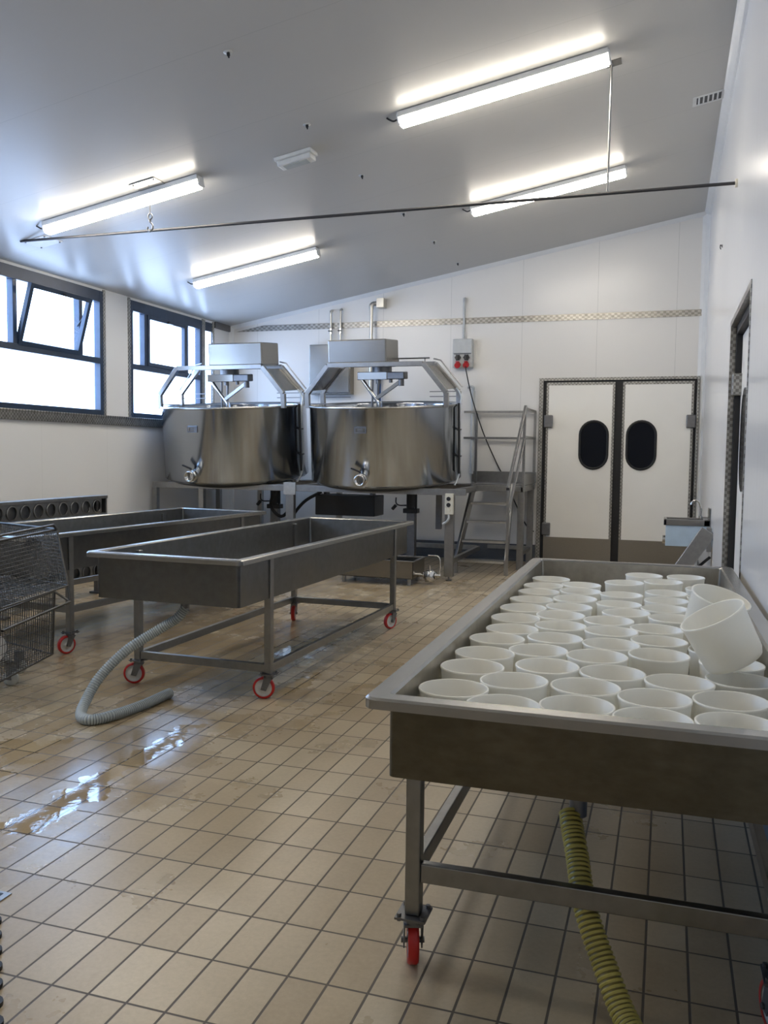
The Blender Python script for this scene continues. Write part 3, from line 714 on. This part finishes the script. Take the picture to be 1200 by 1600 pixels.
h = MB(); h.beam(S(-1.825, 10.44, 1.07), S(-1.722, 11.03, 2.09), .033, .033); h.beam(S(-1.815, 10.46, .78), S(-1.725, 11.0, 1.68), .03, .03)
h.beam(S(-1.82, 10.45, 0), S(-1.82, 10.45, 1.07), .033, .033, up=(0, 1, 0))
h.build('handrail', 'steel_frame', e, bevel=.002)
MB().bb(S(-1.842, 10.425, 1.045), S(-1.803, 10.436, 1.075)).build('end_plug', 'black_plastic', e)

e = empty('stair_landing', (-2.1, 11.5, 0), label='small raised steel landing with guard rail beside the double door', cat='platform')
def Q(x, y, z): return (x + 2.1, y - 11.5, z)
d = MB().bb(Q(-2.42, 11.04, 1.075), Q(-1.73, 11.93, 1.09)); d.build('deck', 'steel_dark', e)
f = MB(); f.beam(Q(-2.42, 11.02, 1.04), Q(-1.73, 11.02, 1.04), .04, .075); f.beam(Q(-2.42, 11.9, 1.04), Q(-1.73, 11.9, 1.04), .04, .075)
f.beam(Q(-1.74, 11.0, 1.04), Q(-1.74, 11.93, 1.04), .04, .075); f.beam(Q(-2.40, 11.0, 1.04), Q(-2.40, 11.93, 1.04), .04, .075)
f.build('frame', 'steel_frame', e, bevel=.003)
k = MB().bb(Q(-2.60, 11.935, 1.09), Q(-1.70, 11.945, 1.24)).bb(Q(-1.722, 11.02, 1.09), Q(-1.715, 11.93, 1.23)); k.build('toe_board', 'steel_frame', e)
for x, y in ((-1.76, 11.06), (-1.76, 11.86)):
    MB().bb(Q(x - .04, y - .035, 0), Q(x + .04, y + .035, 1.02)).build('leg', 'steel_frame', e, bevel=.003)
MB().beam(Q(-1.76, 11.09, .2), Q(-1.76, 11.83, .2), .04, .05).beam(Q(-2.34, 11.86, .2), Q(-1.8, 11.86, .2), .04, .05).build('lower_beam', 'steel_frame', e, bevel=.003)
g = MB(); yb = 11.92
for z in (2.06, 1.70): g.beam(Q(-2.72, yb, z), Q(-1.73, yb, z), .03, .03); g.beam(Q(-1.73, 11.0, z), Q(-1.73, yb, z), .03, .03)
for x, y in ((-2.54, yb), (-1.73, 11.01), (-1.73, yb)): g.beam(Q(x, y, 1.06), Q(x, y, 2.06), .033, .033, up=(0, 1, 0))
g.build('guard_rail', 'steel_frame', e, bevel=.002)

# ================================================================ DRAINING TABLES
def caster(parent, x, y, ztop, r, ang):
    c = MB(); ca, sa = math.cos(ang), math.sin(ang); Rz = Matrix.Rotation(ang, 3, 'Z')
    off = .03
    cx, cy = x - off * ca, y - off * sa                     # wheel trails the swivel
    c.bb((x - .045, y - .045, ztop - .006), (x + .045, y + .045, ztop))
    for a in (-.034, .034):
        for b_ in (-.034, .034): c.cyl((x + a, y + b_, ztop - .012), (x + a, y + b_, ztop + .010), .007, n=6)
    c.cyl((x, y, ztop - .006), (x, y, ztop - .024), .03, n=18)
    c.box((x, y, ztop - .028), (.055, .052, .008), Rz)
    for s in (-1, 1):
        p = [(-.025, 0), (.025, 0), (-.012, -(ztop - .028 - r) - .018), (-.045, -(ztop - .028 - r) - .010)]
        o = Vector((x, y, ztop - .026)) + Rz @ Vector((0, s * .026 - .002, 0))
        c.prism(p, o, Rz @ Vector((1, 0, 0)), (0, 0, 1), Rz @ Vector((0, .004, 0)))
    ax = Rz @ Vector((0, 1, 0))
    c.cyl(Vector((cx, cy, r)) - ax * .034, Vector((cx, cy, r)) + ax * .034, .009, n=10)
    co = c.build('caster', 'steel_dark', parent)
    Rw = Rz @ Euler((PI / 2, 0, 0)).to_matrix()
    MB().lathe([(r - .014, -.015), (r - .004, -.016), (r, -.009), (r, .009), (r - .004, .016), (r - .014, .015)], (cx, cy, r), 36, Rw).build('tyre', 'red_tyre', co)
    MB().lathe([(.001, -.016), (.02, -.016), (.022, -.008), (r - .020, -.007), (r - .013, -.014), (r - .013, .014), (r - .020, .007), (.022, .008), (.02, .016), (.001, .016)], (cx, cy, r), 32, Rw).build('hub', 'hub', co)
def rounded(x0, y0, x1, y1, r, n=6):
    P = []
    for cx, cy, a in ((x1 - r, y0 + r, -PI / 2), (x1 - r, y1 - r, 0), (x0 + r, y1 - r, PI / 2), (x0 + r, y0 + r, PI)):
        for i in range(n + 1): P.append((cx + r * math.cos(a + i * PI / 2 / n), cy + r * math.sin(a + i * PI / 2 / n)))
    return P
def draining_table(loc, yaw, W, Ln, h, depth, fl, lx, ly0, ly1, zbar, wbar, mats, label, wheel_angles, outlet, zleg=.155, flf=None):
    e = empty('draining_table', loc, (0, 0, yaw), label=label, cat='table', group='stainless draining tables on red wheels')
    flf = flf or fl
    hw, hl = W / 2, Ln / 2; r = .035; n = 6
    # tray: outer skin, lip and inner basin as one shell of rings
    def ring(x, ya, yb, z, rr): return [(a, b_, z) for a, b_ in rounded(-x, ya, x, yb, rr, n)]
    bw, ba, bb_ = hw - fl * .75, -hl + flf, hl - flf
    zb = h - depth
    rings = [ring(bw, ba, bb_, zb, .02), ring(bw, ba, bb_, h - .034, .02), ring(hw - .012, -hl + .012, hl - .012, h - .034, r), ring(hw, -hl, hl, h - .030, r), ring(hw, -hl, hl, h - .006, r), ring(hw - .006, -hl + .006, hl - .006, h, r),
             ring(hw - fl * .72 - .004, -hl + flf, hl - flf, h, .012), ring(hw - fl * .72 - .012, -hl + flf + .008, hl - flf - .008, h - .008, .012), ring(hw - fl * .72 - .016, -hl + flf + .012, hl - flf - .012, zb + .035, .02), ring(hw - fl * .72 - .045, -hl + flf + .045, hl - flf - .045, zb + .012, .03)]
    m = len(rings[0])
    vs = [p for rg in rings for p in rg]
    fs = [(k * m + i, k * m + (i + 1) % m, (k + 1) * m + (i + 1) % m, (k + 1) * m + i) for k in range(len(rings) - 1) for i in range(m)]
    mi = [0 if k < 1 else (1 if k < 7 else 2) for k in range(len(rings) - 1) for i in range(m)]
    b = MB(); b.add(vs, fs, False, mi)
    b.add(rings[0], [tuple(range(m))], mi=0); b.add(rings[-1], [tuple(reversed(range(m)))], mi=2)
    b.build('tray', [mats[0], mats[1], mats[2]], e)
    # legs, rails, casters
    i = 0
    for sx in (-1, 1):
        for y in (ly0, ly1):
            zt = h - .034 if lx > bw - .02 else zb
            MB().bb((sx * lx - .022, y - .022, zleg), (sx * lx + .022, y + .022, zt)).build('leg', 'steel_leg', e, bevel=.004)
            caster(e, sx * lx, y, zleg, .0665 if zleg > .14 else .0625, wheel_angles[i]); i += 1
    for y in (ly0, ly1): MB().beam((-lx + .022, y, zbar), (lx - .022, y, zbar), .03, wbar).build('end_rail', 'steel_leg', e, bevel=.003)
    for sx in (-1, 1): MB().beam((sx * lx, ly0 + .022, zbar), (sx * lx, ly1 - .022, zbar), .03, wbar).build('side_rail', 'steel_leg', e, bevel=.003)
    ox, oy, ol = outlet
    MB().cyl((ox, oy, zb), (ox, oy, zb - ol), .026, n=18).cyl((ox, oy, zb - .0), (ox, oy, zb - .012), .04, n=18).build('outlet_pipe', 'steel_dark', e)
    MB().lathe([(.001, .0), (.03, .0), (.034, .004)], (ox, oy, zb + .013), 18).build('strainer', 'chrome', e)
    return e
M['steel_inner'] = steel('inner tray stainless', (.26, .26, .255), .34, .1, (5, 5, 5), stain=.3)
M['steel_basin'] = steel('bounce-light basin stainless', (.42, .40, .36), .38, .1, (5, 5, 5), stain=.3)  # colour lightened so the basin throws more light onto the moulds
M['steel_leg'] = steel('leg stainless', (.27, .27, .265), .34)
# nearest table on the right
draining_table((-.183, 3.785, 0), .011, 1.165, 3.30, .838, .228, .075, .485, -1.455, 1.30, .29, .055, ('steel_dirty', 'steel_rim', 'steel_basin'),
               'large stained steel draining table full of white moulds by the right wall', [-1.25, 1.5, -1.3, 1.6], (-.05, -1.20, .20), zleg=.165, flf=.055)
# middle table
draining_table((-2.66, 5.787, 0), -.028, 1.036, 3.114, .886, .275, .06, .46, -1.112, 1.159, .185, .05, ('steel_tray', 'steel_rim', 'steel_inner'),
               'empty stainless draining table in the middle of the room with grey drain hose', [.35, 1.9, .25, 1.15], (.04, -1.36, .05), zleg=.155)
# left table
draining_table((-4.44, 6.36, 0), -.095, 1.036, 3.114, .886, .275, .06, .46, -1.10, 1.159, .32, .05, ('steel_tray', 'steel_rim', 'steel_inner'),
               'empty stainless draining table beside the perforated rack below the windows', [1.5, 1.5, 1.25, 1.5], (0, -1.3, .05), zleg=.155)

def ribbed(name, pts, r, gap_depth, pitch, mats, **k):
    P = spline(pts, pitch / 4); rs = []; ms = []
    for i in range(len(P)):
        ph = i % 4; rs.append(r if ph in (0, 1) else r - gap_depth); ms.append(0 if ph in (0, 1, 3) and ph != 3 else 1)
    return tag(MB().tube(P, rs, 16, True, mis=ms).build(name, mats), **k)
ribbed('drain_hose', [(-2.655, 4.425, .560), (-2.70, 4.40, .50), (-2.80, 4.35, .43), (-2.92, 4.22, .33), (-3.01, 4.10, .20), (-3.03, 4.00, .09), (-2.99, 3.90, .036), (-2.90, 3.87, .030), (-2.84, 3.98, .030), (-2.80, 4.20, .030), (-2.79, 4.47, .030)], .030, .004, .0135, ('grey_hose', 'grey_hose_gap'),
       label='grey ribbed hose curling from the middle table onto the floor', cat='hose')
ribbed('drain_hose', [(-.242, 2.58, .415), (-.232, 2.545, .385), (-.212, 2.49, .335), (-.175, 2.38, .235), (-.11, 2.28, .13), (-.05, 2.19, .055), (0.02, 2.07, .036), (.1, 1.85, .036), (.15, 1.5, .036)], .034, .004, .0135, ('yellow_hose', 'yellow_hose_gap'),
       label='yellow ribbed hose hanging under the table full of moulds', cat='hose')

# ================================================================ CHEESE MOULDS
MR, MH = .1035, .17
def mould_mesh():
    R, H, t = MR, MH, .0042; b = R * .90
    prof = [(.001, 0), (b - .022, 0), (b - .006, .006), (b, .022), (R - .003, H - .012), (R, H - .006), (R, H - .001), (R - .0015, H), (R - t, H), (R - t - .0015, H - .002), (b - t, .026), (b - t - .008, .012), (b - .03, .006), (.001, .006)]
    return MB().lathe(prof, n=48)
Z0 = .625
raw = [(-.61,2.497),(-.435,2.408),(-.23,2.45),(-.019,2.393),(.187,2.415),(-.432,2.619),(-.23,2.656),(-.02,2.613),(.191,2.656),(-.607,2.781),(-.337,2.875),(-.114,2.841),(.094,2.835),(-.606,2.984),(-.426,3.097),(-.216,3.07),(-.014,3.179),(-.609,3.238),(-.383,3.326),(-.173,3.298),(-.015,3.42),(-.574,3.451),(-.397,3.592),(-.191,3.533),(-.022,3.655),(-.613,3.691),(-.423,3.815),(-.214,3.771),(.043,3.92),(-.612,3.929),(-.412,4.046),(-.144,3.994),(.011,4.162),(-.611,4.198),(-.406,4.282),(-.197,4.208),(.019,4.394),(-.605,4.437),(-.408,4.564),(-.199,4.493),(.019,4.627),(-.626,4.666),(-.422,4.751),(-.203,4.92),(.001,5.058),(-.606,4.938),(-.11,5.262),(.124,5.275),
       (.215,2.88),(.23,3.11),(.20,3.34),(.22,3.58),(.23,3.82),(.235,4.08),(.235,4.33),(.235,4.58),(.22,4.86)]
S_ = .984
pos = [[x * S_, y * S_] for x, y in raw]
D = 2 * MR + .0015
for it in range(400):
    for i in range(len(pos)):
        for j in range(i):
            dx, dy = pos[i][0] - pos[j][0], pos[i][1] - pos[j][1]; d = math.hypot(dx, dy)
            if d < D:
                k = (D - d) / 2 / max(d, 1e-6); pos[i][0] += dx * k; pos[i][1] += dy * k; pos[j][0] -= dx * k; pos[j][1] -= dy * k
    for p in pos:
        yw = -.011 * (p[1] - 3.785)
        p[0] = min(max(p[0], -.183 - .513 + yw + MR), -.183 + .513 + yw - MR); p[1] = min(max(p[1], 2.215 + MR), 5.365 - MR)
cols = {}
for i, (x, y) in enumerate(pos):
    c = 0 if x < -.50 else 1 if x < -.30 else 2 if x < -.09 else 3 if x < .115 else 4
    cols.setdefault(c, []).append((y, i))
names = ['leftmost column', 'second column from the left', 'third column from the left', 'fourth column from the left', 'rightmost column']
ordw = ['first', 'second', 'third', 'fourth', 'fifth', 'sixth', 'seventh', 'eighth', 'ninth', 'tenth', 'eleventh', 'twelfth', 'thirteenth', 'fourteenth']
lab = {}
for c, l in cols.items():
    for k, (y, i) in enumerate(sorted(l)): lab[i] = 'white open cheese mould in the %s, %s from the front' % (names[c], ordw[k])
mo = mould_mesh().build('cheese_mould', 'mould')
GM = 'white cheese moulds on the draining table'
for i, (x, y) in enumerate(pos):
    o = mo if i == 0 else mo.copy()
    if i: C.objects.link(o)
    o.location = (x, y, Z0 + random.uniform(-.002, .003)); o.rotation_euler = (random.uniform(-.012, .012), random.uniform(-.012, .012), random.uniform(0, 6))
    tag(o, lab[i], 'mould', GM)
# moulds piled on top of the others
def top_mould(p, tilt, lb):
    o = mo.copy(); C.objects.link(o); d = Vector(tilt).normalized()
    o.rotation_euler = d.to_track_quat('Z', 'Y').to_euler(); o.location = p; tag(o, lb, 'mould', GM)
top_mould((.225, 2.90, Z0 + MH + .045), (-.46, -.12, .88), 'white mould lying tilted to the left on top of the pile')
top_mould((.155, 3.32, Z0 + MH + .03), (.26, -.20, .95), 'white mould tilted to the right behind the other raised mould')

# ================================================================ LEFT SIDE: RACK AND WIRE TROLLEY
e = empty('perforated_rack', (-5.5, 6.2, 0), label='grey steel rack with two rows of round holes below the windows', cat='rack')
def perf(zc, hh, ya, yb, x, name, tilt=0):
    step = .172; n = int((yb - ya) / step); m = MB(); K = 28
    for i in range(n):
        cy = ya + (i + .5) * step; vs = []; fs = []
        for xx in (0, .006):
            for k in range(K):
                a = 2 * PI * k / K; ca, sa = math.cos(a), math.sin(a)
                s = min((step / 2) / max(abs(ca), 1e-6), (hh / 2) / max(abs(sa), 1e-6))
                vs.append((x + xx, cy + ca * s, zc + sa * s))
            for k in range(K):
                a = 2 * PI * k / K; vs.append((x + xx, cy + .058 * math.cos(a), zc + .058 * math.sin(a)))
        for k in range(K):
            q = (k + 1) % K
            fs += [(k, q, K + q, K + k), (2 * K + k, 3 * K + k, 3 * K + q, 2 * K + q), (K + k, K + q, 3 * K + q, 3 * K + k)]
        m.add(vs, fs)
        m.lathe([(.058, -.012), (.066, -.012), (.066, .0), (.058, 0)], (x + .018, cy, zc), K, Euler((0, PI / 2, 0)).to_matrix())
    return m.build(name, 'steel_rack', e)
for zc, nm in ((.905, 'upper_hole_rail'), (.25, 'lower_hole_rail')):
    perf(zc, .15, -1.76, 1.37, 0, nm)
    f = MB(); f.bb((-.10, -1.8, zc + .075), (.03, 1.41, zc + .105)); f.bb((-.10, -1.8, zc - .095), (.02, 1.41, zc - .075)); f.bb((-.10, 1.39, zc - .09), (.02, 1.41, zc + .09)); f.bb((-.10, -1.8, zc - .09), (.02, -1.78, zc + .09))
    f.bb((-.105, -1.8, zc - .09), (-.10, 1.41, zc + .1))
    f.build('rail_channel', 'steel_rack', e, bevel=.003) if 'steel_rack' in M else f.build('rail_channel', 'steel_dark', e, bevel=.003)
for y in (-1.7, -.15, 1.33):
    MB().bb((-.08, y - .02, 0), (-.04, y + .02, 1.0)).bb((-.12, y - .04, 0), (.12, y + .04, .02)).build('upright', 'steel_dark', e)

e = empty('wire_trolley', (-3.95, 4.35, 0), label='dark wire mesh trolley at the left edge of the room', cat='trolley')
O = Vector((-3.95, 4.35, 0))
def wl_(m, p, q, r=.0022, n=5): m.cyl(Vector(p) - O, Vector(q) - O, r, n=n, caps=False)
def quadmesh(a, b, c, d, nu, nv, name, r=.0018):
    a, b, c, d = map(Vector, (a, b, c, d)); m = MB()      # a-b bottom, d-c top
    for i in range(nu + 1):
        t = i / nu; wl_(m, a.lerp(b, t), d.lerp(c, t), r, 4)
    for j in range(nv + 1):
        t = j / nv; wl_(m, a.lerp(d, t), b.lerp(c, t), r, 4)
    return m.build(name, 'wire', e)
TA, TB, TC, TD = (-3.83, 4.77, .95), (-3.58, 3.85, .95), (-4.42, 4.05, .95), (-4.50, 5.00, .95)     # top ring: far right, near right, near left, far left
BA, BB, BC, BD = (-3.66, 4.66, .60), (-3.47, 3.85, .60), (-4.36, 4.10, .60), (-4.40, 4.92, .60)
LA, LB, LC, LD = (-3.76, 4.625, .15), (-3.57, 3.90, .15), (-4.34, 4.12, .15), (-4.38, 4.84, .15)
UA, UB, UC, UD = (-3.745, 4.635, .56), (-3.55, 3.90, .56), (-4.34, 4.12, .56), (-4.38, 4.84, .56)
for p in ((BA, BB, TB, TA), (BD, BA, TA, TD), (BC, BD, TD, TC), (BB, BC, TC, TB)): quadmesh(*p, 30, 16, 'upper_mesh_panel', .0019)
quadmesh(BA, BB, BC, BD, 16, 12, 'basket_floor')
for p in ((LA, LB, UB, UA), (LD, LA, UA, UD), (LC, LD, UD, UC), (LB, LC, UC, UB)): quadmesh(*p, 26, 8, 'lower_mesh_panel', .0019)
quadmesh(LA, LB, LC, LD, 22, 16, 'shelf_floor')
f = MB()
for ring_ in ((TA, TB, TC, TD), (BA, BB, BC, BD), (LA, LB, LC, LD), (UA, UB, UC, UD)):
    for p, q in zip(ring_, ring_[1:] + ring_[:1]): wl_(f, p, q, .008 if ring_[0] is TA else .006, 8)
for p, q in ((TA, BA), (TB, BB), (TC, BC), (TD, BD), (UA, LA), (UB, LB), (UC, LC), (UD, LD), (BA, (-3.63, 4.64, .50)), ((-3.63, 4.64, .50), (-3.37, 3.75, .50)), (TA, (-3.80, 4.70, .985)), ((-3.80, 4.70, .985), (-3.55, 3.85, .985)), ((-3.63, 4.64, .50), UA)): wl_(f, p, q, .008, 8)
f.build('frame', 'wire', e)
for x, y in ((-3.86, 4.36), (-4.28, 4.25), (-4.28, 4.75), (-4.02, 4.62)):
    c = MB(); c.bb((x + 3.95 - .025, y - 4.35 - .02, .09), (x + 3.95 + .025, y - 4.35 + .02, .15)).bb((x + 3.95 - .02, y - 4.35 - .022, .04), (x + 3.95 + .02, y - 4.35 - .018, .1)).bb((x + 3.95 - .02, y - 4.35 + .018, .04), (x + 3.95 + .02, y - 4.35 + .022, .1))
    co = c.build('caster', 'steel_dark', e)
    MB().lathe([(.001, -.014), (.042, -.014), (.048, -.008), (.048, .008), (.042, .014), (.001, .014)], (x + 3.95, y - 4.35, .048), 24, Euler((PI / 2, 0, .4)).to_matrix()).build('wheel', 'grey_wheel' if 'grey_wheel' in M else 'lens_dull', co)
e = empty('plastic_disc', (-3.955, 4.31, .235), (0, 0, -.25), label='white plastic disc standing inside the wire trolley at the left edge', cat='disc')
MB().lathe([(.001, -.012), (.08, -.012), (.09, -.016), (.093, 0), (.09, .016), (.08, .012), (.001, .012)], (0, 0, 0), 36, Euler((PI / 2, 0, PI / 2)).to_matrix()).build('disc', 'white_plastic', e)
# floor drain and rubber mat just entering the frame
e = empty('floor_drain', (-2.15, 2.24, 0), label='small steel floor drain cover at the left edge of the floor', cat='drain')
MB().bb((-.12, -.04, 0), (.12, .04, .004)).build('cover', 'steel_frame', e)
sl = MB()
for k in range(8): sl.bb((-.105 + k * .027, -.028, .004), (-.093 + k * .027, .028, .0055))
sl.build('slot', 'black_metal', e)
e = empty('rubber_mat', (-1.848, 1.82, 0), (0, 0, 0), label='black rubber mat with scalloped edge at the lower left', cat='mat')
mt = MB().bb((-.3, -.55, 0), (.115, .34, .012))
for k in range(10): mt.cyl((.115 + .02 * 0, -.5 + k * .088, 0), (.115, -.5 + k * .088, .012), .028, n=16)
mo_ = mt.build('mat', 'rubber', e); mo_.rotation_euler = (0, 0, .74)

# ================================================================ HAND BASIN AND STEEL CHUTE
e = empty('hand_basin', (.42, 9.15, 0), label='small stainless hand basin with curved tap on the right wall', cat='sink')
b = MB(); x0, x1, ya, yb_, zt = -.435, -.004, -.16, .16, .862
b.bb((x0, ya, zt - .062), (x0 + .03, yb_, zt)); b.bb((x1 - .06, ya, zt - .062), (x1, yb_, zt)); b.bb((x0, ya, zt - .062), (x1, ya + .03, zt)); b.bb((x0, yb_ - .03, zt - .062), (x1, yb_, zt)); b.bb((x0 + .02, ya + .02, zt - .062), (x1 - .02, yb_ - .02, zt - .05))
b.build('bowl', 'steel_rim', e, bevel=.006)
MB().bb((x0 + .02, ya + .012, .595), (x1, yb_ - .012, zt - .062)).build('apron', 'sink_blue', e, bevel=.003)
MB().cyl((x0 + .02, -.06, .65), (x0 - .008, -.06, .65), .042, n=20).build('knee_button', 'chrome', e)
MB().cyl((-.09, 0, zt), (-.09, 0, zt + .03), .018, n=14).tube(spline([(-.09, 0, zt + .02), (-.088, 0, zt + .10), (-.105, 0, zt + .16), (-.14, 0, zt + .185), (-.172, 0, zt + .17), (-.182, 0, zt + .14)], .012), .009, 10).cyl((-.09, 0, zt + .02), (-.02, 0, zt + .02), .010, n=10).build('tap', 'chrome', e)
MB().bb((-.02, -.09, zt - .04), (-.004, .09, zt + .11)).build('splash_plate', 'steel_box', e)
e = empty('steel_chute', (.24, 8.6, 0), label='inclined square stainless duct leaning below the hand basin', cat='chute')
d = MB(); d.beam((.145, 0, .79), (-.16, -.02, .30), .245, .14, up=(1, 0, .6)); d.build('duct', 'steel_frame', e, bevel=.006)
MB().bb((.13, -.07, .60), (.17, .07, .82)).build('wall_bracket', 'steel_frame', e)
MB().bb((-.24, -.09, 0), (-.10, .07, .34)).build('base_post', 'steel_box', e, bevel=.006)
MB().tube(spline([(.165, -.05, .55), (.11, -.06, .50), (.06, -.06, .44), (.12, -.06, .42), (.165, -.06, .43)], .02), .014, 8).build('drain_elbow', 'rubber', e)
